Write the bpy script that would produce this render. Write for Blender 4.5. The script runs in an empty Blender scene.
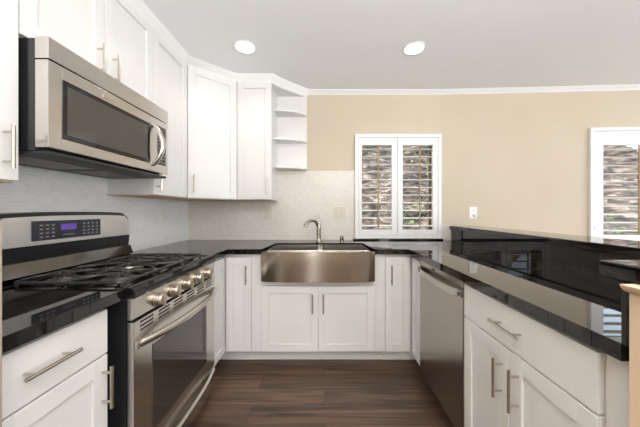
import bpy, bmesh, math, random
from mathutils import Vector, Matrix
random.seed(7)
S = bpy.context.scene
C = bpy.context.collection
PI = math.pi

# ------------------------------------------------------------------ camera, sky, sun, lights, exposure
F = 261.9
CZ = 1.22
cam_d = bpy.data.cameras.new('camera'); cam = bpy.data.objects.new('camera', cam_d); C.objects.link(cam)
cam.location = (0, 0, CZ); cam.rotation_euler = (PI/2, 0, 0)
cam_d.sensor_width = 36; cam_d.sensor_fit = 'HORIZONTAL'; cam_d.lens = F/640*36
cam_d.shift_x = -4.5/640; cam_d.shift_y = -2.3/640
cam_d.clip_start = .02
S.camera = cam
S.view_settings.view_transform = 'Standard'
S.view_settings.look = 'None'
S.view_settings.gamma = 1
S.view_settings.use_curve_mapping = False
S.view_settings.exposure = 0.08

w = bpy.data.worlds.new('sky'); S.world = w; w.use_nodes = True
nt = w.node_tree; bg = nt.nodes['Background']
bg.inputs[0].default_value = (.72, .86, 1, 1); bg.inputs[1].default_value = 2.6

def light(kind, name, loc, rot, energy, color=(1, 1, 1), size=None, size_y=None, parent=None, **kw):
    d = bpy.data.lights.new(name, kind); o = bpy.data.objects.new(name, d); C.objects.link(o)
    o.location = loc; o.rotation_euler = rot; d.energy = energy; d.color = color
    if kind == 'AREA':
        d.shape = 'RECTANGLE'; d.size = size; d.size_y = size_y or size
    for k, v in kw.items(): setattr(d, k, v)
    if parent: o.parent = parent
    return o
light('SUN', 'sun', (0, 0, 8), Vector((.6, .14, -.79)).to_track_quat('-Z', 'Y').to_euler(), 7.0, (1, .95, .86), angle=.01)
# rear area lights added at unseen openings, filling the room and streaking the apron
light('AREA', 'rear_fill', (-.4, -3.02, 1.2), (math.radians(90), 0, 0), 20, (1, .97, .93), .36, 1.9)
light('AREA', 'rear_fill', (1.9, -3.02, 1.2), (math.radians(90), 0, 0), 16, (1, .97, .93), .3, 1.9)
light('AREA', 'rear_fill', (4.1, -3.02, 1.2), (math.radians(90), 0, 0), 60, (1, .97, .93), 2.0, 1.9)
light('AREA', 'side_fill', (5.3, .2, 1.3), (math.radians(90), 0, math.radians(90)), 45, (1, .98, .95), 2.4, 1.8)  # unseen area light added as fill from the dining side
# unseen uplight added behind the camera to brighten the ceiling
light('AREA', 'ceiling_fill', (.5, -.9, 1.75), (math.radians(172), 0, 0), 145, (1, .98, .96), .7, .7)

# ------------------------------------------------------------------ materials
def mat(name, col=(.8, .8, .8), rough=.5, metal=0, spec=.5, **kw):
    m = bpy.data.materials.new(name); m.use_nodes = True
    b = m.node_tree.nodes['Principled BSDF']
    b.inputs['Base Color'].default_value = (*col, 1); b.inputs['Roughness'].default_value = rough
    b.inputs['Metallic'].default_value = metal; b.inputs['Specular IOR Level'].default_value = spec
    for k, v in kw.items(): b.inputs[k].default_value = v
    return m
def nodes(m):
    t = m.node_tree
    return t, t.nodes, t.links, t.nodes['Principled BSDF']
def coords(m, scale=(1, 1, 1), swap=None):
    t, n, l, b = nodes(m)
    g = n.new('ShaderNodeNewGeometry'); out = g.outputs['Position']
    if swap:
        s = n.new('ShaderNodeSeparateXYZ'); c = n.new('ShaderNodeCombineXYZ'); l.new(out, s.inputs[0])
        for i, a in enumerate(swap): l.new(s.outputs[a], c.inputs[i])
        out = c.outputs[0]
    mp = n.new('ShaderNodeMapping'); mp.inputs['Scale'].default_value = scale; l.new(out, mp.inputs[0])
    return mp.outputs[0]
def noisy(m, c1, c2, scale=(5, 5, 5), ns=1, detail=3, bump=0, rough=None, dist=.01, lo=.35, hi=.65):
    t, n, l, b = nodes(m)
    co = coords(m, scale)
    x = n.new('ShaderNodeTexNoise'); x.inputs['Scale'].default_value = ns; x.inputs['Detail'].default_value = detail
    l.new(co, x.inputs['Vector'])
    r = n.new('ShaderNodeValToRGB'); r.color_ramp.elements[0].position = lo; r.color_ramp.elements[1].position = hi
    r.color_ramp.elements[0].color = (*c1, 1); r.color_ramp.elements[1].color = (*c2, 1)
    l.new(x.outputs[0], r.inputs[0]); l.new(r.outputs[0], b.inputs['Base Color'])
    if bump:
        bp = n.new('ShaderNodeBump'); bp.inputs['Strength'].default_value = bump; bp.inputs['Distance'].default_value = dist
        l.new(x.outputs[0], bp.inputs['Height']); l.new(bp.outputs[0], b.inputs['Normal'])
    if rough:
        mr = n.new('ShaderNodeMapRange'); mr.inputs['To Min'].default_value = rough[0]; mr.inputs['To Max'].default_value = rough[1]
        l.new(x.outputs[0], mr.inputs[0]); l.new(mr.outputs[0], b.inputs['Roughness'])
    return m

M = {}
M['white'] = noisy(mat('white_cabinet_paint', rough=.32), (.72, .71, .695), (.75, .74, .725), (3, 3, 3))
M['trim'] = noisy(mat('white_trim_paint', rough=.4), (.80, .80, .80), (.83, .83, .83), (3, 3, 3))
M['toe'] = noisy(mat('toe_kick_paint', rough=.4), (.70, .68, .65), (.74, .72, .69), (3, 3, 3))
M['wall'] = noisy(mat('beige_wall_paint', rough=.75), (.565, .49, .38), (.585, .51, .40), (2, 2, 2), bump=.04)
M['tanwall'] = noisy(mat('tan_wall_paint', rough=.75), (.68, .52, .36), (.70, .54, .38), (2, 2, 2), bump=.04)
M['ceiling'] = noisy(mat('ceiling_paint', rough=.85), (.87, .88, .90), (.88, .89, .91), (4, 4, 4), bump=.03)
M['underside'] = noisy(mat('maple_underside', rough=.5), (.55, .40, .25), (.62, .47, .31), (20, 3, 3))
M['black'] = mat('black_enamel', (.012, .012, .013), .18)
M['gloss'] = mat('black_gloss_glass', (.006, .006, .007), .04)
M['matte'] = mat('matte_black_plastic', (.02, .02, .02), .5)
M['iron'] = noisy(mat('cast_iron', rough=.42), (.015, .014, .013), (.03, .027, .025), (60, 60, 60), bump=.2, dist=.002)
M['handle'] = mat('brushed_nickel', (.60, .55, .48), .25, 1)
M['chrome'] = mat('satin_nickel_faucet', (.40, .36, .31), .2, 1)
M['tint'] = mat('smoked_oven_glass', (.035, .028, .022), .05, 0, .8)
M['mwglass'] = mat('smoked_microwave_glass', (.055, .052, .045), .07, 0, .7)
M['screen'] = mat('display_glass', (.02, .02, .03), .15)
M['bone'] = mat('cream_plate_plastic', (.64, .585, .51), .4)
M['plate'] = mat('white_plate_plastic', (.85, .84, .82), .35)
M['slot'] = mat('dark_slot', (.03, .03, .03), .6)
M['louver'] = noisy(mat('louver_paint', rough=.45), (.90, .88, .82), (.92, .90, .84), (3, 3, 3))
M['rod'] = mat('tilt_rod_wood', (.33, .22, .11), .5)
M['sash'] = mat('bronze_window_sash', (.22, .15, .08), .5)
M['button'] = mat('button_legend', (.20, .20, .21), .5)
M['key'] = mat('keypad_key', (.16, .15, .14), .4)

def steel(name, col, rough, axis):
    m = mat(name, col, rough, 1)
    t, n, l, b = nodes(m)
    sc = {'y': (2, 400, 400), 'h': (3, 3, 900), 'v': (700, 700, 2)}[axis]
    co = coords(m, sc)
    x = n.new('ShaderNodeTexNoise'); x.inputs['Scale'].default_value = 1; x.inputs['Detail'].default_value = 2
    l.new(co, x.inputs['Vector'])
    mr = n.new('ShaderNodeMapRange'); mr.inputs['To Min'].default_value = rough-.02; mr.inputs['To Max'].default_value = rough+.03
    l.new(x.outputs[0], mr.inputs[0]); l.new(mr.outputs[0], b.inputs['Roughness'])
    bp = n.new('ShaderNodeBump'); bp.inputs['Strength'].default_value = .02; bp.inputs['Distance'].default_value = .0004
    l.new(x.outputs[0], bp.inputs['Height']); l.new(bp.outputs[0], b.inputs['Normal'])
    return m
M['steel'] = steel('brushed_stainless', (.60, .57, .53), .22, 'h')
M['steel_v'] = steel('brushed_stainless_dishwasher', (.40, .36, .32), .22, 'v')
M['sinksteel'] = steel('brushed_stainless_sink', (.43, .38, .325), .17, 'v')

def emit(name, col, s):
    m = mat(name, col, .4); b = m.node_tree.nodes['Principled BSDF']
    b.inputs['Emission Color'].default_value = (*col, 1); b.inputs['Emission Strength'].default_value = s
    return m
M['lamp'] = emit('lamp_lens', (1, .97, .92), 6)
M['led'] = emit('violet_readout', (.09, .05, .30), .35)

def glass():
    m = bpy.data.materials.new('window_glass'); m.use_nodes = True
    t = m.node_tree; n = t.nodes; l = t.links
    for x in list(n): n.remove(x)
    o = n.new('ShaderNodeOutputMaterial'); mx = n.new('ShaderNodeMixShader'); tr = n.new('ShaderNodeBsdfTransparent')
    gl = n.new('ShaderNodeBsdfGlossy'); gl.inputs['Roughness'].default_value = .02
    fr = n.new('ShaderNodeFresnel'); fr.inputs[0].default_value = 1.12
    l.new(fr.outputs[0], mx.inputs[0]); l.new(tr.outputs[0], mx.inputs[1]); l.new(gl.outputs[0], mx.inputs[2]); l.new(mx.outputs[0], o.inputs[0])
    return m
M['glass'] = glass()
M['dull'] = mat('dull_aluminium', (.30, .27, .23), .5, 1)
M['knob'] = mat('knob_nickel', (.48, .42, .35), .3, 1)
M['satin'] = mat('satin_stainless', (.80, .80, .80), .42, 1)
M['darksteel'] = mat('dark_polished_enamel', (.16, .155, .15), .12, 1)

def granite():
    m = mat('black_granite', (.01, .01, .01), .018, 0, .5, IOR=1.6)
    t, n, l, b = nodes(m)
    co = coords(m)
    v = n.new('ShaderNodeTexVoronoi'); v.inputs['Scale'].default_value = 260; l.new(co, v.inputs['Vector'])
    x = n.new('ShaderNodeTexNoise'); x.inputs['Scale'].default_value = 14; x.inputs['Detail'].default_value = 6; l.new(co, x.inputs['Vector'])
    r = n.new('ShaderNodeValToRGB'); r.color_ramp.elements[0].position = 0; r.color_ramp.elements[1].position = .16
    r.color_ramp.elements[0].color = (.05, .045, .04, 1); r.color_ramp.elements[1].color = (.002, .002, .002, 1)
    l.new(v.outputs['Distance'], r.inputs[0])
    r2 = n.new('ShaderNodeValToRGB'); r2.color_ramp.elements[0].position = .4; r2.color_ramp.elements[1].position = .7
    r2.color_ramp.elements[0].color = (.002, .002, .002, 1); r2.color_ramp.elements[1].color = (.010, .007, .005, 1)
    l.new(x.outputs[0], r2.inputs[0])
    a = n.new('ShaderNodeMixRGB'); a.blend_type = 'ADD'; a.inputs[0].default_value = .6
    l.new(r2.outputs[0], a.inputs[1]); l.new(r.outputs[0], a.inputs[2]); l.new(a.outputs[0], b.inputs['Base Color'])
    return m
M['granite'] = granite()

def tile(name, swap, c1, c2, grout):
    m = mat(name, rough=.28)
    t, n, l, b = nodes(m)
    co = coords(m, (1, 1, 1), swap)
    k = n.new('ShaderNodeTexBrick'); l.new(co, k.inputs['Vector'])
    k.inputs['Scale'].default_value = 1; k.inputs['Brick Width'].default_value = .034; k.inputs['Row Height'].default_value = .0165
    k.inputs['Mortar Size'].default_value = .0013; k.inputs['Mortar Smooth'].default_value = .3
    k.inputs['Color1'].default_value = (*c1, 1); k.inputs['Color2'].default_value = (*c2, 1); k.inputs['Mortar'].default_value = (*grout, 1)
    l.new(k.outputs['Color'], b.inputs['Base Color'])
    bp = n.new('ShaderNodeBump'); bp.invert = True; bp.inputs['Strength'].default_value = .5; bp.inputs['Distance'].default_value = .001
    l.new(k.outputs['Fac'], bp.inputs['Height']); l.new(bp.outputs[0], b.inputs['Normal'])
    return m
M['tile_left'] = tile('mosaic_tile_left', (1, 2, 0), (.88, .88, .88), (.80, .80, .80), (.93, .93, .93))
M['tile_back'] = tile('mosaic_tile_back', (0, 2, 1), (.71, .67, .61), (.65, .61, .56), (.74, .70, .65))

def wood():
    m = mat('dark_plank_floor', rough=.38)
    t, n, l, b = nodes(m)
    co = coords(m)
    k = n.new('ShaderNodeTexBrick'); l.new(co, k.inputs['Vector']); k.offset = .37
    k.inputs['Scale'].default_value = 1; k.inputs['Brick Width'].default_value = 1.22; k.inputs['Row Height'].default_value = .15
    k.inputs['Mortar Size'].default_value = .0016; k.inputs['Color1'].default_value = (0, 0, 0, 1); k.inputs['Color2'].default_value = (1, 1, 1, 1)
    k.inputs['Mortar'].default_value = (.5, .5, .5, 1)
    mp = n.new('ShaderNodeMapping'); mp.inputs['Scale'].default_value = (1.3, 20, 1); l.new(co, mp.inputs[0])
    ad = n.new('ShaderNodeVectorMath'); ad.operation = 'MULTIPLY_ADD'; ad.inputs[1].default_value = (7, 7, 7)
    l.new(k.outputs['Color'], ad.inputs[0]); l.new(mp.outputs[0], ad.inputs[2])
    x = n.new('ShaderNodeTexNoise'); x.inputs['Scale'].default_value = 1.3; x.inputs['Detail'].default_value = 8; x.inputs['Distortion'].default_value = .8
    l.new(ad.outputs[0], x.inputs['Vector'])
    r = n.new('ShaderNodeValToRGB'); e = r.color_ramp.elements
    e[0].position = .36; e[0].color = (.036, .020, .012, 1); e[1].position = .68; e[1].color = (.165, .097, .058, 1)
    l.new(x.outputs[0], r.inputs[0])
    mx = n.new('ShaderNodeMixRGB'); mx.blend_type = 'MULTIPLY'; mx.inputs[0].default_value = .35
    l.new(r.outputs[0], mx.inputs[1]); l.new(k.outputs['Color'], mx.inputs[2])
    mm = n.new('ShaderNodeMixRGB'); mm.inputs[2].default_value = (.012, .008, .005, 1)
    l.new(k.outputs['Fac'], mm.inputs[0]); l.new(mx.outputs[0], mm.inputs[1]); l.new(mm.outputs[0], b.inputs['Base Color'])
    bp = n.new('ShaderNodeBump'); bp.inputs['Strength'].default_value = .15; bp.inputs['Distance'].default_value = .002
    l.new(x.outputs[0], bp.inputs['Height']); l.new(bp.outputs[0], b.inputs['Normal'])
    return m
M['floor'] = wood()

# ------------------------------------------------------------------ mesh helpers
class B:
    def __init__(s): s.bm = bmesh.new()
    def box(s, x0, x1, y0, y1, z0, z1, bev=0, seg=2):
        vs = [s.bm.verts.new((x, y, z)) for x in (x0, x1) for y in (y0, y1) for z in (z0, z1)]
        fs = [(0, 1, 3, 2), (4, 6, 7, 5), (0, 4, 5, 1), (2, 3, 7, 6), (0, 2, 6, 4), (1, 5, 7, 3)]
        ff = [s.bm.faces.new([vs[i] for i in f]) for f in fs]
        if bev:
            es = list({e for f in ff for e in f.edges})
            bmesh.ops.bevel(s.bm, geom=es, offset=bev, segments=seg, affect='EDGES', profile=.5)
        return s
    def prism(s, pts, a0, a1, axis='z', bev=0):
        """closed polygon extruded along an axis; pts are the other two coordinates in order (x,y),(x,z) or (y,z)"""
        def P(p, a):
            return {'z': (p[0], p[1], a), 'y': (p[0], a, p[1]), 'x': (a, p[0], p[1])}[axis]
        lo = [s.bm.verts.new(P(p, a0)) for p in pts]; hi = [s.bm.verts.new(P(p, a1)) for p in pts]
        n = len(pts); ff = [s.bm.faces.new(lo[::-1]), s.bm.faces.new(hi)]
        for i in range(n): ff.append(s.bm.faces.new((lo[i], lo[(i+1) % n], hi[(i+1) % n], hi[i])))
        if bev:
            es = list({e for f in ff[:2] for e in f.edges})
            bmesh.ops.bevel(s.bm, geom=es, offset=bev, segments=2, affect='EDGES', profile=.5)
        return s
    def tube(s, pts, r, seg=10, closed=False, flat=1.0):
        pts = [Vector(p) for p in pts]; n = len(pts); rings = []
        rr = r if isinstance(r, (list, tuple)) else [r]*n
        up = None
        for i, p in enumerate(pts):
            a = pts[(i-1) % n] if (closed or i > 0) else p; c = pts[(i+1) % n] if (closed or i < n-1) else p
            t = (c-a).normalized()
            if up is None:
                up = Vector((0, 0, 1)) if abs(t.z) < .9 else Vector((1, 0, 0))
            u = (up - t*up.dot(t)).normalized(); v = t.cross(u); up = u
            rings.append([s.bm.verts.new(p + u*math.cos(k*2*PI/seg)*rr[i] + v*math.sin(k*2*PI/seg)*rr[i]*flat) for k in range(seg)])
        m = n if closed else n-1
        for i in range(m):
            A, D = rings[i], rings[(i+1) % n]
            for k in range(seg): s.bm.faces.new((A[k], A[(k+1) % seg], D[(k+1) % seg], D[k]))
        if not closed:
            s.bm.faces.new(rings[0][::-1]); s.bm.faces.new(rings[-1])
        return s
    def lathe(s, prof, c, axis='z', seg=28):
        """prof: (radius, height) list along the axis from c"""
        def P(r, h, a):
            u, v = r*math.cos(a), r*math.sin(a)
            d = {'z': (u, v, h), 'y': (u, h, v), 'x': (h, u, v)}[axis]
            return Vector(c)+Vector(d)
        rings = []
        for r, h in prof:
            if r < 1e-6: rings.append([s.bm.verts.new(P(0, h, 0))])
            else: rings.append([s.bm.verts.new(P(r, h, k*2*PI/seg)) for k in range(seg)])
        for A, D in zip(rings, rings[1:]):
            for k in range(seg):
                k2 = (k+1) % seg
                q = [A[k % len(A)], A[k2 % len(A)], D[k2 % len(D)], D[k % len(D)]]
                q = [v for i, v in enumerate(q) if v not in q[:i]]
                if len(q) > 2: s.bm.faces.new(q)
        for R in (rings[0], rings[-1]):
            if len(R) > 2: s.bm.faces.new(R)
        return s
    def build(s, name, m, parent=None, smooth=True):
        bmesh.ops.recalc_face_normals(s.bm, faces=s.bm.faces)
        me = bpy.data.meshes.new(name); s.bm.to_mesh(me); s.bm.free()
        me.materials.append(m)
        if smooth:
            for p in me.polygons: p.use_smooth = True
            me.set_sharp_from_angle(angle=math.radians(35))
        o = bpy.data.objects.new(name, me); C.objects.link(o)
        if smooth:
            wn = o.modifiers.new('weighted_normals', 'WEIGHTED_NORMAL'); wn.weight = 100; wn.keep_sharp = True
        if parent: o.parent = parent
        return o
def thing(name, label, cat, loc=(0, 0, 0), rz=0, group=None):
    o = bpy.data.objects.new(name, None); C.objects.link(o); o.empty_display_size = .05
    o.location = loc; o.rotation_euler = (0, 0, rz); o['label'] = label; o['category'] = cat
    if group: o['group'] = group
    return o
def tag(o, label, cat, group=None, kind=None):
    o['label'] = label; o['category'] = cat
    if group: o['group'] = group
    if kind: o['kind'] = kind
    return o
def struct(name, b, m, label, cat, smooth=False):
    o = b.build(name, m, None, smooth); o['kind'] = 'structure'; o['label'] = label; o['category'] = cat
    return o
def sweep(b, path, prof):
    """prof = closed list (outward, z) swept along an open xy path, outward is to the right of travel"""
    n = len(path); P = [Vector((x, y)) for x, y in path]; rings = []
    for i in range(n):
        d0 = (P[i]-P[i-1]).normalized() if i else (P[1]-P[0]).normalized()
        d1 = (P[i+1]-P[i]).normalized() if i < n-1 else d0
        n0 = Vector((d0.y, -d0.x)); n1 = Vector((d1.y, -d1.x)); m = (n0+n1).normalized(); m = m/max(.3, m.dot(n0))
        rings.append([b.bm.verts.new((P[i].x+m.x*o, P[i].y+m.y*o, z)) for o, z in prof])
    k = len(prof)
    for A, D in zip(rings, rings[1:]):
        for j in range(k): b.bm.faces.new((A[j], A[(j+1) % k], D[(j+1) % k], D[j]))
    b.bm.faces.new(rings[0]); b.bm.faces.new(rings[-1])
    return b

# ------------------------------------------------------------------ dimensions
WL, D = -1.417, 2.717           # left wall x, back wall y
CEIL = 2.465
ZC = .924                       # worktop height
XL, XR, FY = -.784, .681, 2.065  # door faces of the three runs
XU, UF = -1.109, 2.407          # upper door faces
ZB, ZU = 1.328, 2.409
XRI = 1.31                      # riser face
CX = 1.209                      # wall bends here
SL = -.0531
def wr(x): return D + SL*(x-CX)
ANG = math.atan(SL)

# ------------------------------------------------------------------ room shell
struct('floor', B().box(WL-.1, 5.6, -3.1, D+.1, -.05, 0), M['floor'], 'dark brown wood plank floor between the cabinets', 'floor')
struct('ceiling', B().box(WL-.1, 5.6, -3.1, D+.12, CEIL, CEIL+.1), M['ceiling'], 'smooth white ceiling with recessed lights', 'ceiling')
struct('wall_left', B().box(WL-.1, WL, -3.1, D+.1, 0, CEIL), M['wall'], 'wall behind the range and microwave', 'wall')
def wall_with_hole(b, x0, x1, y0, y1, hx0, hx1, hz0, hz1):
    b.box(x0, hx0, y0, y1, 0, CEIL); b.box(hx1, x1, y0, y1, 0, CEIL)
    b.box(hx0, hx1, y0, y1, 0, hz0); b.box(hx0, hx1, y0, y1, hz1, CEIL)
    return b
W1 = dict(x0=.314, x1=1.203, z0=.939, z1=2.013)
struct('wall_back', wall_with_hole(B(), WL-.1, CX, D, D+.12, W1['x0']+.05, W1['x1']-.05, W1['z0']+.05, W1['z1']-.05), M['wall'],
       'beige wall behind the sink around the narrow shuttered window', 'wall')
# the dining side wall runs slightly towards the camera
W2 = dict(x0=1.449, x1=2.995, z0=.90, z1=2.054)    # in the bent wall's own frame, x from the bend
o = struct('wall_dining', wall_with_hole(B(), 0, 4.3, 0, .12, W2['x0']+.05, W2['x1']-.05, W2['z0']+.05, W2['z1']-.05), M['wall'],
           'long plain beige wall beyond the raised bar', 'wall')
o.location = (CX, D, 0); o.rotation_euler = (0, 0, ANG)
b = B()
b.box(5.5, 5.6, -3.1, -1.1, 0, CEIL); b.box(5.5, 5.6, 1.5, D+.1, 0, CEIL); b.box(5.5, 5.6, -1.1, 1.5, 0, .4); b.box(5.5, 5.6, -1.1, 1.5, 2.2, CEIL)
struct('wall_right', b, M['wall'], 'beige side wall of the dining area', 'wall')
b = B(); xs = [WL-.1, -.6, -.2, 1.73, 2.07, 3.05, 5.15, 5.6]
for i in range(0, 7, 2): b.box(xs[i], xs[i+1], -3.1, -3.0, 0, CEIL)
for i in (1, 3, 5): b.box(xs[i], xs[i+1], -3.1, -3.0, 0, .2); b.box(xs[i], xs[i+1], -3.1, -3.0, 2.2, CEIL)
struct('wall_rear', b, M['wall'], 'beige wall behind the camera', 'wall')

# ceiling mouldings
prof = [(0, CEIL-.039), (.008, CEIL-.039), (.012, CEIL-.030), (.022, CEIL-.024), (.034, CEIL-.014), (.043, CEIL-.008), (.048, CEIL), (0, CEIL)]
endx = 5.45
struct('trim_1', sweep(B(), [(-.182, D), (CX, D), (endx, wr(endx))], prof), M['trim'], 'slim white crown moulding along the beige walls', 'crown moulding', True)
arc = [(-.488 + .306*u, UF+.01 + .30*(u**.85)) for u in [i/10 for i in range(11)]]
cpath = [(XU-.02, .40), (XU-.02, 2.125), (-.812, UF+.01), (-.488, UF+.01)] + arc[1:]
cprof = [(0, ZU-.004), (.010, ZU-.004), (.014, ZU+.010), (.026, ZU+.020), (.036, ZU+.036), (.046, ZU+.046), (.052, CEIL), (0, CEIL)]
struct('trim_2', sweep(B(), cpath, cprof), M['trim'], 'white crown moulding capping the upper cabinets and curved shelves', 'crown moulding', True)

# bar walls
struct('wall_bar', B().box(XRI+.02, XRI+.15, .56, 2.70, 0, 1.033), M['tanwall'], 'low wall under the long raised bar', 'wall')
struct('wall_bar_end', B().box(.66, XRI+.15, .40, .567, 0, 1.063), M['tanwall'], 'tan end wall at the near end of the worktop, right edge', 'wall')

# outside
struct('bounce_ground', B().box(-4, 9, D+.15, 4.6, -.75, -.6), mat('pale_bounce', (.75, .70, .60), .8), 'pale ground strip added outside to bounce light up to the louvers', 'bounce_ground')  # added pale reflector, throws sunlight up onto the louver undersides
def hillside():
    b = B(); nx, ny = 90, 60; g = []
    for j in range(ny+1):
        row = []
        for i in range(nx+1):
            x = -3+14*i/nx; y = 4.2+9*j/ny
            z = -.6 + (y-4.2)*.80
            z += .16*math.sin(x*2.1+y*1.3)+.12*math.sin(x*5.3-y*3.1)+.10*random.uniform(-1, 1)
            row.append(b.bm.verts.new((x, y, z)))
        g.append(row)
    for j in range(ny):
        for i in range(nx): b.bm.faces.new((g[j][i], g[j][i+1], g[j+1][i+1], g[j+1][i]))
    return b
M['hill'] = mat('rocky_bank', rough=.9)
t, n, l, bb = nodes(M['hill'])
co = coords(M['hill'], (1, 1, 3.2))
x = n.new('ShaderNodeTexNoise'); x.inputs['Scale'].default_value = 2.6; x.inputs['Detail'].default_value = 6; x.inputs['Distortion'].default_value = 1.2; l.new(co, x.inputs['Vector'])
r = n.new('ShaderNodeValToRGB'); e = r.color_ramp.elements
e[0].position = .38; e[0].color = (.015, .012, .009, 1); e[1].position = .70; e[1].color = (.38, .31, .25, 1)
e.new(.46).color = (.06, .042, .03, 1); e.new(.58).color = (.14, .10, .08, 1)
l.new(x.outputs[0], r.inputs[0]); l.new(r.outputs[0], bb.inputs['Base Color'])
tag(hillside().build('hillside', M['hill'], None, True), 'rocky reddish bank rising outside the windows', 'hillside', kind='structure')
M['leaf'] = noisy(mat('ivy_leaf', rough=.6), (.03, .06, .015), (.15, .21, .07), (9, 9, 9))
b = B()
for k in range(3200):
    x = random.uniform(-.6, 7.5); y = random.uniform(4.5, 11)
    cl = math.sin(x*1.7+1)*math.sin(y*1.9)+.35*math.sin(x*4+y)
    if cl < .3 and y < 8.8: continue
    z = -.6+(y-4.2)*.80+random.uniform(-.05, .25)
    c = Vector((x, y, z)); a = Vector((random.gauss(0, 1), random.gauss(0, 1), random.gauss(0, 1))).normalized(); d = a.orthogonal().normalized()
    s_ = random.uniform(.05, .10)
    b.bm.faces.new([b.bm.verts.new(c+a*s_), b.bm.verts.new(c+d*s_*.6), b.bm.verts.new(c-a*s_), b.bm.verts.new(c-d*s_*.6)])
tag(b.build('ground_ivy', M['leaf'], None, False), 'green ivy leaves growing on the bank outside', 'ivy', kind='stuff')

# ------------------------------------------------------------------ windows and shutters
def window(idx, W, root_loc, rz, label):
    t = thing('window_%d' % idx, label, 'window', root_loc, rz); t['kind'] = 'structure'
    x0, x1, z0, z1 = W['x0']+.05, W['x1']-.05, W['z0']+.05, W['z1']-.05
    b = B(); f = .035
    b.box(x0, x0+f, .07, .11, z0, z1); b.box(x1-f, x1, .07, .11, z0, z1); b.box(x0+f, x1-f, .07, .11, z0, z0+f); b.box(x0+f, x1-f, .07, .11, z1-f, z1)
    xm = (x0+x1)/2; b.box(xm-.02, xm+.02, .07, .11, z0+f, z1-f)
    b.build('window_frame', M['sash'], t, False)
    B().box(x0+f, x1-f, .088, .092, z0+f, z1-f).build('window_pane', M['glass'], t, False)
def shutter(W, root_loc, rz, label, ox0, ox1, oz0, oz1, gap, nl):
    """two hinged panels of tilting louvers inside a white surround; local front is -y"""
    t = thing('plantation_shutter', label, 'shutter', root_loc, rz)
    x0, x1, z0, z1 = W['x0'], W['x1'], W['z0'], W['z1']
    b = B(); f = .036
    b.box(x0, x0+f, -.032, -.001, z0, z1, .004); b.box(x1-f, x1, -.032, -.001, z0, z1, .004)
    b.box(x0+f, x1-f, -.032, -.001, z0, z0+f, .004); b.box(x0+f, x1-f, -.032, -.001, z1-f, z1, .004)
    b.build('shutter_frame', M['trim'], t)
    ow = (ox1-ox0-gap)/2; xm = (ox0+ox1)/2
    for (a, c, p0, p1) in ((x0+f+.002, xm-.0015, ox0, ox0+ow), (xm+.0015, x1-f-.002, ox1-ow, ox1)):
        b = B(); y0, y1 = -.028, .006; zl, zh = z0+f+.002, z1-f-.002
        b.box(a, p0, y0, y1, zl, zh, .003); b.box(p1, c, y0, y1, zl, zh, .003)
        b.box(p0, p1, y0, y1, zl, oz0, .003); b.box(p0, p1, y0, y1, oz1, zh, .003)
        pn = b.build('shutter_panel', M['trim'], t)
        b = B(); sp = (oz1-oz0)/nl; ca, sa = math.cos(math.radians(-4)), math.sin(math.radians(-4))
        for i in range(nl):
            zc = oz0+sp*(i+.5); yc = .0; pts = []
            for k in range(14):
                u = .0425*math.cos(k*2*PI/14); v = .0068*math.sin(k*2*PI/14)
                pts.append((yc + u*ca + v*sa, zc - u*sa + v*ca))
            b.prism(pts, p0+.001, p1-.001, 'x')
        b.build('louvers', M['louver'], pn)
        xr = (p0+p1)/2+.012
        B().box(xr-.006, xr+.006, -.057, -.046, oz0+.01, oz1-.01, .002).build('tilt_rod', M['rod'], pn)
    for zz in (z0+.16, z1-.16):
        for xx in (x0+f, x1-f): B().tube([(xx, -.034, zz-.025), (xx, -.034, zz+.025)], .004, 8).build('hinge', M['plate'], t)
window(1, W1, (0, D, 0), 0, 'narrow window right of the sink')
shutter(W1, (0, D, 0), 0, 'white two-panel louvered shutter over the window right of the sink', .384, 1.112, 1.030, 1.900, .113, 11)
window(2, W2, (CX, D, 0), ANG, 'dining side window at the right edge')
shutter(W2, (CX, D, 0), ANG, 'white louvered shutter on the window at the right edge beyond the bar', 1.571, 2.873, .985, 1.878, .115, 11)

# ------------------------------------------------------------------ tile splashbacks
tag(B().box(WL+.001, WL+.008, .42, D-.009, ZC, 1.86).build('tile_backsplash', M['tile_left'], None, False), 'pale grey mosaic tile splashback behind the range', 'backsplash', 'mosaic tile splashbacks')
b = B(); b.prism([(WL, ZC), (W1['x0'], ZC), (W1['x0'], 1.637), (-.182, 1.637), (-.182, 1.645), (-.487, 1.645), (-.487, ZB+.01), (WL, ZB+.01)], D-.008, D-.001, 'y')
tag(b.build('tile_backsplash', M['tile_back'], None, False), 'warm cream mosaic tile splashback behind the sink faucet', 'backsplash', 'mosaic tile splashbacks')
b = B().box(W1['x1']+.006, XRI-.001, D-.012, D-.001, ZC+.0005, 1.075)
b.box(W1['x1']+.004, XRI-.001, D-.016, D-.001, 1.070, 1.078)
tag(b.build('tile_backsplash', M['tile_back'], None, False), 'short block of cream tile between the window and the raised bar', 'backsplash', 'mosaic tile splashbacks')

# ------------------------------------------------------------------ worktops
# U-shaped run behind the sink and along the right
SX0, SX1, SYB = -.455, .357, 2.44      # sink cut-out
EX, EY = .66, 2.04
SLX0, SLX1 = -.493, .390               # apron sides
b = B()
def poly(b, pts, z0, z1, bev=.004): b.prism(pts, z0, z1, 'z', bev)
poly(b, [(WL+.008, 1.752), (-.757, 1.752), (-.757, EY), (SLX0, EY), (SLX0+.004, 2.075), (SX0, SYB-.008), (SX0+.008, SYB), (SX1-.008, SYB), (SX1, SYB-.008), (SLX1-.004, 2.075), (SLX1, EY),
         (EX, EY), (EX, .583), (XRI, .583), (XRI, D-.012), (W1['x1']+.005, D-.012), (W1['x1']+.005, D-.001), (W1['x0'], D-.001), (W1['x0'], D-.009), (WL+.008, D-.009)], ZC-.040, ZC)
tag(b.build('granite_worktop', M['granite'], None), 'polished black granite worktop wrapping the sink and the right-hand run', 'worktop')
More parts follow.
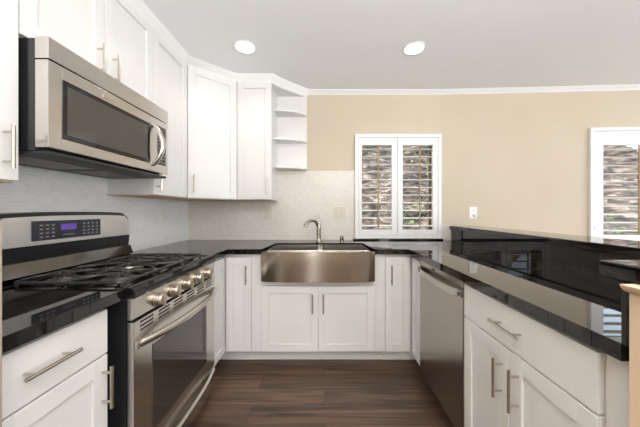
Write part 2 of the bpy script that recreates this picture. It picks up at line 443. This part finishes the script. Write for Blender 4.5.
tag(B().box(WL+.008, -.757, .599, .996, ZC-.040, ZC, .004).build('granite_worktop', M['granite']), 'short black granite worktop left of the range', 'worktop')
tag(B().box(W1['x0']-.02, W1['x1']+.003, D-.058, D-.034, ZC, W1['z0'], .002).box(W1['x0']-.02, W1['x1']+.003, D-.036, D-.009, ZC, W1['z0'], 0).build('granite_sill', M['granite']), 'thin black granite sill under the shutter right of the sink', 'sill')
b = B().box(XRI, XRI+.02, .583, 2.70, ZC, 1.033, .001)
tag(b.build('granite_riser', M['granite']), 'polished black granite upstand between worktop and raised bar', 'upstand')
tag(B().box(.66, XRI+.0, .567, .583, ZC-.0, 1.063, .001).build('granite_upstand', M['granite']), 'black granite end upstand against the tan wall', 'upstand')
tag(B().box(1.29, 1.585, .70, 2.700, 1.033, 1.070, .004).build('bar_top', M['granite']), 'long black granite raised bar top running to the back wall', 'bar top')
tag(B().box(.667, 1.62, .30, .639, 1.063, 1.102, .004).build('bar_top', M['granite']), 'near black granite bar top on the tan wall at the right edge', 'bar top')
b = B()
b.prism([(.6595, 1.0625), (.638, 1.0625), (.640, 1.056), (.648, 1.048), (.6595, 1.043)], .41, .5665, 'y')
tag(b.build('trim_3', M['tanwall']), 'small tan cove moulding under the near bar top', 'moulding', kind='structure')

# ------------------------------------------------------------------ cabinets
def shaker(b, x0, x1, z0, z1, y=0, t=.02, fr=.058, rec=.009):
    """door slab with a recessed flat panel, front at y-t"""
    fy = y-t; e = .0015; fr = min(fr, (x1-x0)*.30)
    b.box(x0, x1, fy+.010, y, z0, z1, e, 1)
    b.box(x0, x0+fr, fy, fy+.0101, z0, z1, e, 1); b.box(x1-fr, x1, fy, fy+.0101, z0, z1, e, 1)
    b.box(x0+fr, x1-fr, fy, fy+.0101, z0, z0+fr, e, 1); b.box(x0+fr, x1-fr, fy, fy+.0101, z1-fr, z1, e, 1)
    return b
def pull(parent, x, y, z, length=.15, horiz=False):
    """bar pull; y is the door face, stands out towards -y"""
    b = B(); h = length/2; q = length*.34; s = .034
    if horiz:
        b.tube([(x-h, y-s, z), (x+h, y-s, z)], .0058, 10)
        for d in (-q, q): b.tube([(x+d, y, z), (x+d, y-s, z)], .0045, 8)
    else:
        b.tube([(x, y-s, z-h), (x, y-s, z+h)], .0058, 10)
        for d in (-q, q): b.tube([(x, y, z+d), (x, y-s, z+d)], .0045, 8)
    return b.build('handle', M['handle'], parent)
def door(root, x0, x1, z0, z1, hx=None, hz=None, hl=.15):
    d = shaker(B(), x0, x1, z0, z1).build('door', M['white'], root)
    if hx is not None: pull(d, hx, -.02, hz, hl)
    return d
def drawer(root, x0, x1, z0, z1, hx, hz, hl=.15):
    d = B().box(x0, x1, -.02, 0, z0, z1, .002).build('drawer_front', M['white'], root)
    pull(d, hx, -.02, hz, hl, True)
def carcass(root, x0, x1, dp, z0, z1, under=None):
    B().box(x0, x1, 0.001, dp, z0, z1, .001, 1).build('body', M['white'], root)
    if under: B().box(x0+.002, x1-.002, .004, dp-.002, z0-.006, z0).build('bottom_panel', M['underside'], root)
def toe(root, x0, x1): B().box(x0, x1, .072, .085, 0, .105).build('toe_kick', M['toe'], root, False)
R90 = PI/2
ZD, ZG, ZT = .867, .709, .112
# base left of range (faces +x)
t = thing('base_cabinet', 'white base cabinet with drawer and door left of the range', 'cabinet', (XL-.02, .599, 0), R90)
carcass(t, 0, .349, .60, .105, .882); drawer(t, .002, .348, ZG+.003, ZD, .135, .794, .15)
door(t, .002, .348, ZT, ZG-.003, .325, .60, .15); toe(t, 0, .35)
# corner cabinet left: bi-fold pair
t = thing('corner_cabinet', 'white corner base cabinet with folding doors beside the range', 'cabinet', (XL-.02, 1.752, 0), R90)
carcass(t, 0, .312, .60, .105, .882); door(t, .03, .311, ZT, .857); toe(t, 0, .38)
def at(root, o):  # attach a world-oriented part to a rotated root
    o.parent = root; o.matrix_parent_inverse = (Matrix.Translation(root.location) @ Matrix.Rotation(root.rotation_euler.z, 4, 'Z')).inverted(); return o
def wdoor(root, X0, X1, z0, z1, hx=None, hz=None):
    """a back-run door added to a root of another orientation, in room coordinates"""
    d = shaker(B(), X0, X1, z0, z1, FY+.02).build('door', M['white']); at(root, d)
    if hx is not None:
        h = pull(None, hx, FY, hz); h.parent = d
x_l0, x_l1 = -.784+.004, -.580
at(t, B().box(-.803, -.578, FY+.021, D-.01, .105, .882, .001, 1).build('side_body', M['white']))
wdoor(t, x_l0, x_l1, ZT, .857, -.612, .722)
at(t, B().box(-.86, -.578, FY+.09, FY+.10, 0, .105).build('toe_kick', M['toe'], None, False))
# corner cabinet right
t = thing('corner_cabinet', 'white corner base cabinet with folding doors beside the dishwasher', 'cabinet', (XR+.02, 2.0655, 0), -R90)
carcass(t, .02, .190, .60, .105, .882); door(t, .022, .190, ZT, .857); toe(t, 0, .19)
at(t, B().box(.479, .700, FY+.021, D-.01, .105, .882, .001, 1).build('side_body', M['white']))
wdoor(t, .481, .678, ZT, .857, .524, .722)
at(t, B().box(.478, .79, FY+.09, FY+.10, 0, .105).build('toe_kick', M['toe'], None, False))
# sink base
t = thing('sink_cabinet', 'white two-door base cabinet under the farmhouse sink', 'cabinet', (-.578, FY+.02, 0))
carcass(t, 0, 1.056, .60, .105, .672)
b = B(); b.box(0, .078, -.003, .02, .105, .882, .001, 1); b.box(.976, 1.056, -.003, .02, .105, .882, .001, 1); b.box(.078, .976, -.003, .02, .632, .672, .001, 1)
b.build('face_frame', M['white'], t)
c = -.05+.578
door(t, .080, c-.002, ZT, .629, c-.045, .50); door(t, c+.002, .972, ZT, .629, c+.040, .50); toe(t, 0, 1.056)
# right-hand base with drawer over two doors (faces -x)
t = thing('base_cabinet', 'white base cabinet with wide drawer over two doors right of the dishwasher', 'cabinet', (XR+.02, 1.281, 0), -R90)
carcass(t, 0, .632, .60, .105, .882); drawer(t, .003, .628, ZG+.003, ZD, .320, .790)
door(t, .003, .312, ZT, ZG-.003, .276, .582); door(t, .316, .628, ZT, ZG-.003, .361, .587); toe(t, 0, .632)
b = B().box(.633, .712, -.002, .60, .0, .882, .001, 1)
b.build('end_filler', M['white'], t)

# uppers
GU = None
def upper(label, loc, rz, wd, z0, z1, doors, dp=.286, body=True):
    t = thing('wall_cabinet', label, 'cabinet', loc, rz)
    if body: carcass(t, 0, wd, dp, z0, CEIL-.002, True)
    for (x0, x1, hx, hz, hl) in doors: door(t, x0, x1, z0+.002, z1, hx, hz, hl)
    return t
upper('tall white upper cabinet left of the microwave, cut by the frame', (XU-.02, .50, 0), R90, .452, ZB, ZU, [(.002, .450, .405, 1.443, .15)])
upper('short white two-door upper cabinet above the microwave', (XU-.02, .954, 0), R90, .743, 1.8665, ZU,
      [(.002, .369, .325, 1.962, .15), (.373, .741, .416, 1.962, .15)])
upper('tall white upper cabinet between the microwave and the corner', (XU-.02, 1.699, 0), R90, .420, ZB, ZU, [(.002, .418, .030, 1.435, .15)])
# diagonal corner
ax, ay, bx_, by_ = XU, 2.121, -.806, UF
an = math.atan2(by_-ay, bx_-ax); ln = math.hypot(bx_-ax, by_-ay)
nx_, ny_ = -math.sin(an)*.02, math.cos(an)*.02
t = thing('wall_cabinet', 'white diagonal corner upper cabinet', 'cabinet', (ax+nx_, ay+ny_, 0), an)
bpts = [(XU-.02, 2.121), (XU-.004, 2.121), (ax+nx_+.002, ay+ny_+.002), (bx_+nx_, by_+ny_), (-.806, UF+.02), (-.806, D-.009), (WL+.009, D-.009), (WL+.009, 2.121)]
at(t, B().prism(bpts, ZB, CEIL-.002, 'z').build('body', M['white'], None, False))
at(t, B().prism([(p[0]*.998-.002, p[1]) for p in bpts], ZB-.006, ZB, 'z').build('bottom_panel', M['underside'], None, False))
door(t, .003, ln-.003, ZB+.002, ZU, .04, ZB+.115, .15)
t = upper('narrow white upper cabinet between the corner and the open shelves', (-.804, UF+.02, 0), 0, .316, ZB, ZU, [(.003, .314, .284, ZB+.115, .15)])
# open rounded shelves
t = thing('corner_shelf_unit', 'white open quarter-round shelves at the end of the upper cabinets', 'shelf', (-.487, D, 0))
def quarter(w, d, n=14): return [(0, -.008), (0, -d)] + [(w*math.sin(a), -.008-(d-.008)*math.cos(a)) for a in [PI/2*i/n for i in range(1, n+1)]]
B().box(0, .305, -.020, -.0085, 1.642, CEIL-.002).build('back_panel', M['white'], t, False)
for z in (1.642, 1.915, 2.190): B().prism(quarter(.305, .190), z, z+.018, 'z', .002).build('shelf', M['white'], t)
B().prism([(0, -.008)] + [(px-(-.487), py-D) for px, py in [(-.4875, UF+.012)] + arc[:-1]] + [(.305, -.008)], ZU-.01, CEIL-.002, 'z').build('top_panel', M['white'], t)

# end panel at the left margin
tag(B().box(WL+.01, -.735, .579, .5975, 0, 1.20, .001).build('end_panel', noisy(mat('taupe_laminate', rough=.45), (.30, .25, .20), (.34, .29, .24), (30, 30, 2))),
    'tall taupe end panel at the extreme left edge beside the drawer cabinet', 'panel')

# ------------------------------------------------------------------ farmhouse sink
t = thing('farmhouse_sink', 'wide stainless steel double-bowl farmhouse sink with bowed apron', 'sink', (-.05, 2.03, 0))
b = B(); n = 24; ins = []; outs = []
for i in range(n+1):
    u = -1+2*i/n; outs.append((u*.4405, -.004-.028*(1-u*u)))
pts = outs + [(.4405, .044), (-.4405, .044)]
b.prism(pts, .674, .905, 'z', .006)
b.build('apron', M['sinksteel'], t)
b = B(); x0, x1, y0, y1 = SX0+.05+.004, SX1+.05-.004, .046, SYB-2.03-.006; zt = .910; zf = .69
def bowl(b, x0, x1, y0, y1, zt, zf, th=.004):
    b.box(x0-th, x0, y0-th, y1+th, zf, zt); b.box(x1, x1+th, y0-th, y1+th, zf, zt)
    b.box(x0, x1, y1, y1+th, zf, zt); b.box(x0, x1, y0-th, y0, zf, zt); b.box(x0-th, x1+th, y0-th, y1+th, zf-th, zf)
B_ = B(); bowl(B_, x0+.004, .0, y0+.006, y1, zt, zf); B_.build('left_bowl', M['steel'], t, False)
B_ = B(); bowl(B_, .028, x1-.004, y0+.006, y1, zt, zf); B_.build('right_bowl', M['steel'], t, False)
B().box(-.004, .032, y0, y1, zt-.01, zt+.004, .003).build('divider', M['steel'], t)
for cx in ((x0)/2, (x1+.02)/2): B().lathe([(.045, 0), (.045, .004), (.03, .002), (0, .002)], (cx, .22, zf)).build('drain', M['chrome'], t)

# faucet
t = thing('faucet', 'single-handle satin nickel pull-down faucet behind the sink divider', 'faucet', (-.055, 2.535, ZC))
B().lathe([(.032, 0), (.032, .006), (.026, .014), (.021, .03), (.021, .10), (.0225, .13), (.020, .17), (.012, .185), (0, .187)], (0, 0, 0)).build('body', M['chrome'], t)
p = []; r_ = []
for i in range(22):
    u = i/21
    a = PI*(.92*u)
    rr = .076
    s = rr - rr*math.cos(a)
    z = .09 + .040*min(1, u*3) + math.sin(a)*.078
    p.append((-s*.83, -s*.75, z)); r_.append(.0135 if u < .68 else .0135+.006*(u-.68)/.32)
B().tube(p, r_, 12).build('spout', M['chrome'], t)
B().tube([(0, 0, .17), (.002, .002, .20), (-.010, .004, .235), (-.024, .004, .275)], [.013, .011, .009, .006], 10).build('lever', M['chrome'], t)
t = thing('air_gap', 'small dark capped air gap on the worktop right of the faucet', 'air gap', (.168, 2.56, ZC))
B().lathe([(.020, 0), (.020, .030), (.019, .048), (.013, .054), (0, .055)], (0, 0, 0)).build('cap', M['chrome'], t)
b = B()
for k in (-1, 1): b.box(k*.009-.004, k*.009+.004, -.0225, -.015, .012, .044, .001)
b.build('vent_slot', M['slot'], t)

# ------------------------------------------------------------------ dishwasher (faces -x)
t = thing('dishwasher', 'stainless steel dishwasher with curved bar handle in the right-hand run', 'dishwasher', (XR+.022, 1.873, 0), -R90)
DW = .588
B().box(.004, DW-.004, .002, .58, .06, .876).build('body', M['matte'], t, False)
B().box(.003, DW-.003, -.022, 0, .085, .835, .004).build('door_panel', M['steel_v'], t)
B().box(.003, DW-.003, -.022, 0, .838, .874, .004).build('control_strip', M['steel_v'], t)
b = B(); pts = []
n = 18
for i in range(n+1):
    u = -1+2*i/n; pts.append((DW/2+u*.275, -.030-.030*(1-u**4)))
top = [(x, y) for x, y in pts]; back = [(x, y+.010) for x, y in reversed(pts)]
b.prism(top+back, .792, .828, 'z', .003)
for sgn in (-1, 1): b.box(DW/2+sgn*.275-.008, DW/2+sgn*.275+.008, -.040, -.020, .792, .828, .003)
h = b.build('handle', M['steel'], t)
B().box(DW/2+.2715, DW/2+.285, -.0405, -.030, .800, .820, .002).build('end_cap', M['matte'], h)
B().box(.22, .26, -.0235, -.0215, .848, .862, .001).build('badge', M['slot'], t)
B().box(.004, DW-.004, .03, .04, 0, .083).build('toe_panel', M['matte'], t, False)

# ------------------------------------------------------------------ gas range (faces +x)
RW = .738
t = thing('gas_range', 'stainless steel slide-in gas range with five knobs and black grates', 'range', (-.756, 1.001, 0), R90)
B().box(.0, RW, .002, .62, .03, .885).build('body', M['black'], t, False)
# cooktop with rolled front lip
cp = [(-.028, .886), (-.034, .895), (-.033, .912), (-.020, .926), (.0, .929), (.03, .922), (.06, .920), (.53, .920), (.53, .886)]
B().prism(cp, -.004, RW+.004, 'x', .004).build('cooktop', M['gloss'], t)
# knob panel
pp = [(-.026, .884), (.0, .884), (.0, .800), (-.018, .800), (-.022, .804)]
cpn = B().prism(pp, .002, RW-.002, 'x', .0015).build('control_panel', M['steel'], t)
for k in range(5):
    x = .142+.1195*k
    kb = B().lathe([(.031, -.026), (.031, -.032), (.027, -.034), (.0255, -.050), (.0215, -.056), (0, -.057)], (x, 0, .838), 'y').build('knob', M['knob'], t)
    B().box(x-.005, x+.005, -.064, -.050, .812, .864, .003).build('grip', M['knob'], kb)
# oven door with window, vents, handle
b = B(); y0, y1 = -.026, 0; z0, z1 = .205, .792
wx0, wx1, wz0, wz1 = .110, .618, .285, .652
b.box(.002, wx0, y0, y1, z0, z1, .002); b.box(wx1, RW-.002, y0, y1, z0, z1, .002)
b.box(wx0, wx1, y0, y1, z0, wz0, .002); b.box(wx0, wx1, y0, y1, wz1, z1, .002)
dr = b.build('oven_door', M['steel'], t)
B().box(wx0-.001, wx1+.001, -.0285, -.004, wz0-.001, wz1+.001, .004).build('oven_window', M['tint'], dr)
b = B()
for g in range(6):
    xg = .076+.1165*g
    for k in range(3):
        z = .744+.016*k; b.box(xg-.040, xg+.040, -.0268, -.024, z, z+.0085, .0008, 1)
b.build('vents', M['slot'], dr)
p = []
for i in range(21):
    u = -1+2*i/20; p.append((RW/2+u*.352, -.030-.052*(1-abs(u)**2.6), .703))
hh = B().tube(p, .016, 12)
for sgn in (-1, 1): hh.box(RW/2+sgn*.352-.014, RW/2+sgn*.352+.014, -.042, -.025, .688, .718, .004)
hh.build('oven_handle', M['steel'], dr)
b = B().box(.002, RW-.002, -.024, 0, .045, .198, .003)
wd = b.build('warming_drawer', M['steel'], t)
p = [(RW/2+(-1+2*i/20)*.355, -.024-.030*(1-abs(-1+2*i/20)**2.6), .180) for i in range(21)]
B().tube(p, .0125, 10).build('drawer_lip', M['steel'], wd)
B().box(.01, RW-.01, .03, .04, 0, .044).build('kick_plate', M['matte'], t, False)
# backguard: extruded along the width with arched top
n = 16
b = B(); lo = []
def arch(u): return 1.205+.012*(1-abs(2*u-1)**2.5) - (.03 if u in (0., 1.) else 0)
yb, yf = .610, .500
prof_y = [(yb, .886), (yf+.0, .886)]
outline = [(0, .93)] + [(RW*i/n, arch(i/n)) for i in range(n+1)] + [(RW, .93)]
b.prism(outline, .545, .640, 'y', .006)
b.build('backguard', M['black'], t)
b = B(); outline = [(.004, 1.066)] + [(.004+(RW-.008)*i/n, arch(i/n)-.018) for i in range(n+1)] + [(RW-.004, 1.066)]
b.prism(outline, .533, .546, 'y', .003)
fp = b.build('face_panel', M['satin'], t)
B().prism([(.548, .945), (.500, .935), (.478, .921), (.56, .921)], .004, RW-.004, 'x', .001).build('lower_cove', M['darksteel'], t)
B().prism([(.548, 1.000), (.530, 1.000), (.508, .945), (.548, .945)], .004, RW-.004, 'x', .002).build('lower_slope', M['darksteel'], t)
B().prism([(.546, 1.066), (.538, 1.064), (.540, 1.02), (.546, 1.000)], .002, RW-.002, 'x').build('black_band', M['black'], t)
dp = B().box(.150, .502, .5285, .534, 1.086, 1.176, .002).build('display_panel', M['screen'], fp)
B().box(.275, .355, .527, .529, 1.128, 1.158, .0005, 1).build('readout', M['led'], dp)
b = B()
for i in range(3):
    for j in range(4): b.box(.180+.026*i, .194+.026*i, .5275, .529, 1.098+.018*j, 1.105+.018*j)
b.build('keypad', M['button'], dp); b = B()
for i in range(4):
    for j in range(4): b.box(.392+.026*i, .404+.026*i, .5275, .529, 1.098+.018*j, 1.106+.018*j)
b.build('keypad', M['button'], dp)
B().box(.285, .345, .5275, .529, 1.103, 1.107).build('badge', M['button'], dp)
# burners and grates
spots = [(.150, .150, .044), (.150, .385, .036), (RW-.150, .150, .050), (RW-.150, .385, .036), (RW/2, .265, .040)]
for x, y, r0 in spots:
    bb_ = B().lathe([(r0+.022, 0), (r0+.020, .006), (r0+.004, .008), (r0, .016), (0, .016)], (x, y, .920)).build('burner_base', M['dull'], t)
    B().lathe([(r0-.004, .016), (r0-.002, .022), (r0-.010, .026), (0, .026)], (x, y, .920)).build('burner_cap', M['iron'], bb_)
def rrect(x0, x1, y0, y1, r, z, n=5):
    o = []
    for cx, cy, a0 in ((x1-r, y1-r, 0), (x0+r, y1-r, PI/2), (x0+r, y0+r, PI), (x1-r, y0+r, 1.5*PI)):
        for i in range(n+1):
            a = a0+PI/2*i/n; o.append((cx+r*math.cos(a), cy+r*math.sin(a), z))
    return o
zg = .944
gw = (RW-.05)/3
for g in range(3):
    x0 = .022+g*(gw+.003); x1 = x0+gw; y0, y1 = .045, .475
    b = B(); b.tube(rrect(x0+.006, x1-.006, y0, y1, .03, zg-.006), .0065, 8, True)
    for cx, cy, r0 in spots:
        if not x0 < cx < x1: continue
        for k in range(8 if g == 1 else 6):
            n_ = 8 if g == 1 else 6
            a = 2*PI*k/n_ + .3
            dx, dy = math.cos(a), math.sin(a)
            hx = min((x1-.008-cx)/dx if dx > 0 else (x0+.008-cx)/dx, 9) if abs(dx) > 1e-3 else 9
            hyl = (y1-.004-cy) if dy > 0 else (cy-y0-.004)
            if g != 1: hyl = min(hyl, .115)
            hy = hyl/abs(dy) if abs(dy) > 1e-3 else 9
            L = min(hx, hy); pts = []
            for i in range(7):
                u = i/6; q = .022+(L-.022)*u; bend = .028*math.sin(u*PI)*(1 if k % 2 else -1)
                pts.append((cx+dx*q-dy*bend, cy+dy*q+dx*bend, zg+.003*(1-u)-.003*u))
            b.tube(pts, .0058, 8)
    if g != 1:
        b.tube([(x0+.006, (y0+y1)/2+.004, zg-.004), (x1-.006, (y0+y1)/2+.004, zg-.004)], .0065, 8)
    for xx in (x0+.02, x1-.02):
        for yy in (y0+.006, y1-.006): b.tube([(xx, yy, .9205), (xx, yy, zg-.004)], .006, 8)
    b.build('grate', M['iron'], t)

# ------------------------------------------------------------------ microwave (faces +x)
MWW = .735; z0, z1 = 0, .420
t = thing('microwave', 'stainless steel over-the-range microwave with dark window and bowed handle', 'microwave', (-1.066, .963, 1.444), R90)
B().box(.002, MWW-.002, .001, .335, .0, z1-.004, .002).build('body', M['black'], t, False)
B().prism([(0, .340), (0, .421), (-.048, .421), (-.052, .418), (-.052, .340)], 0, MWW, 'x', .002).build('vent_strip', M['steel'], t)
b = B(); y0, y1 = -.050, 0
gx0, gx1, gz0, gz1 = .052, .560, .058, .286
b.box(0, gx0, y0, y1, .012, .336, .003); b.box(gx1, MWW, y0, y1, .012, .336, .003)
b.box(gx0, gx1, y0, y1, .012, gz0, .003); b.box(gx0, gx1, y0, y1, gz1, .336, .003)
dd = b.build('door', M['steel'], t)
B().box(gx0-.001, gx1+.001, -.0515, -.01, gz0-.001, gz1+.001, .004).build('window', M['mwglass'], dd)
b = B(); f = .018
b.box(gx0+.001, gx0+f, -.0524, -.0514, gz0, gz1); b.box(gx1-f, gx1-.001, -.0524, -.0514, gz0, gz1); b.box(gx0+f, gx1-f, -.0524, -.0514, gz0, gz0+f); b.box(gx0+f, gx1-f, -.0524, -.0514, gz1-f, gz1)
b.build('window_border', M['gloss'], dd)
p = [(.590+.010*math.sin(PI*i/16), -.050-.052*math.sin(PI*i/16)**.8, .050+.245*i/16) for i in range(17)]
B().tube(p, [.010+.003*math.sin(PI*i/16) for i in range(17)], 12, flat=1.3).build('handle', M['steel'], dd)
kp = B().box(.630, .712, -.0515, -.04, .062, .300, .002).build('keypad', M['gloss'], t)
b = B()
for i in range(3):
    for j in range(8): b.box(.638+.024*i, .654+.024*i, -.0522, -.0514, .072+.022*j, .083+.022*j)
b.build('keys', M['button'], kp)
B().box(.640, .702, -.0522, -.0514, .262, .288).build('clock_readout', M['screen'], kp)
B().box(.238, .305, -.0515, -.049, .300, .318, .001).build('badge', M['handle'], dd)
b = B(); b.box(.006, MWW-.006, -.045, .33, -.014, .0, .003); b.build('underside', M['matte'], t)
b = B()
for x in (.05, .40):
    for k in range(14): b.box(x+k*.02, x+k*.02+.006, .06, .25, -.017, -.0135)
b.build('grease_filters', M['steel'], t, False)

# ------------------------------------------------------------------ outlets and switches
def plate(kind, label, loc, rz, w_, h_, m, gangs, name):
    t = thing(name, label, kind, loc, rz, 'wall outlets and switches')
    B().box(-w_/2, w_/2, -.007, -.0005, 0, h_, .002).build('cover_plate', m, t)
    for g in range(gangs):
        cx = (g-(gangs-1)/2)*.046
        if name == 'light_switch':
            B().box(cx-.016, cx+.016, -.0105, -.0068, h_/2-.033, h_/2+.033, .001).build('rocker', m, t)
        else:
            for dz in (-.02, .02):
                sk = B().lathe([(.0165, -.0068), (.0165, -.009), (0, -.009)], (cx, 0, h_/2+dz), 'y', 20).build('socket', m, t)
                b = B(); b.box(cx-.007, cx-.0045, -.0095, -.0088, h_/2+dz-.002, h_/2+dz+.008); b.box(cx+.0045, cx+.007, -.0095, -.0088, h_/2+dz-.002, h_/2+dz+.008)
                b.build('slots', M['slot'], sk, False)
    return t
plate('outlet', 'cream wall outlet on the tile under the narrow upper cabinet', (-.580, D-.008, 1.138), 0, .080, .125, M['bone'], 1, 'wall_outlet')
plate('switch', 'cream double switch plate on the tile right of the faucet', (.160, D-.008, 1.140), 0, .120, .125, M['bone'], 2, 'light_switch')
plate('outlet', 'white wall outlet on the side wall tile beyond the microwave', (WL+.008, 2.305, 1.125), R90, .080, .125, M['plate'], 1, 'wall_outlet')
xo = 1.530
plate('outlet', 'white wall outlet above the far end of the raised bar', (xo, wr(xo), 1.145), ANG, .075, .120, M['plate'], 1, 'wall_outlet')
t = thing('plug', 'small white plug with short cord at the outlet above the bar', 'plug', (xo+.012, wr(xo+.012)-.012, 1.158))
B().box(-.012, .014, -.022, 0, 0, .024, .004).build('plug_head', M['plate'], t)
B().tube([(.014, -.012, .010), (.045, -.012, .002), (.075, -.010, .004), (.090, -.004, .008)], .0035, 8).build('cord', M['bone'], t)

# ------------------------------------------------------------------ recessed lights
def can(x, y, label, e):
    t = thing('recessed_light', label, 'ceiling light', (x, y, CEIL), 0, 'recessed ceiling lights')
    B().lathe([(.068, 0), (.072, -.006), (.085, -.004), (.086, 0)], (0, 0, 0)).build('trim_ring', M['trim'], t)
    B().lathe([(0, -.003), (.068, -.003), (.068, -.0005), (0, -.0005)], (0, 0, 0)).build('lens', M['lamp'], t)
    light('SPOT', 'lamp', (0, 0, -.02), (0, 0, 0), e, (1, .93, .84), parent=t, spot_size=math.radians(150), spot_blend=.8, shadow_soft_size=.07)
can(-.603, 1.986, 'recessed ceiling light nearer the upper cabinets', 9)
can(.685, 2.004, 'recessed ceiling light above the right-hand worktop', 9)
for x, y, lb in ((-.603, .1, 'left'), (.685, .1, 'right'), (-.3, -1.6, 'rear left'), (1.6, -1.6, 'rear right'), (3.2, .6, 'dining'),):
    can(x, y, 'recessed ceiling light behind the camera, %s' % lb, 12)
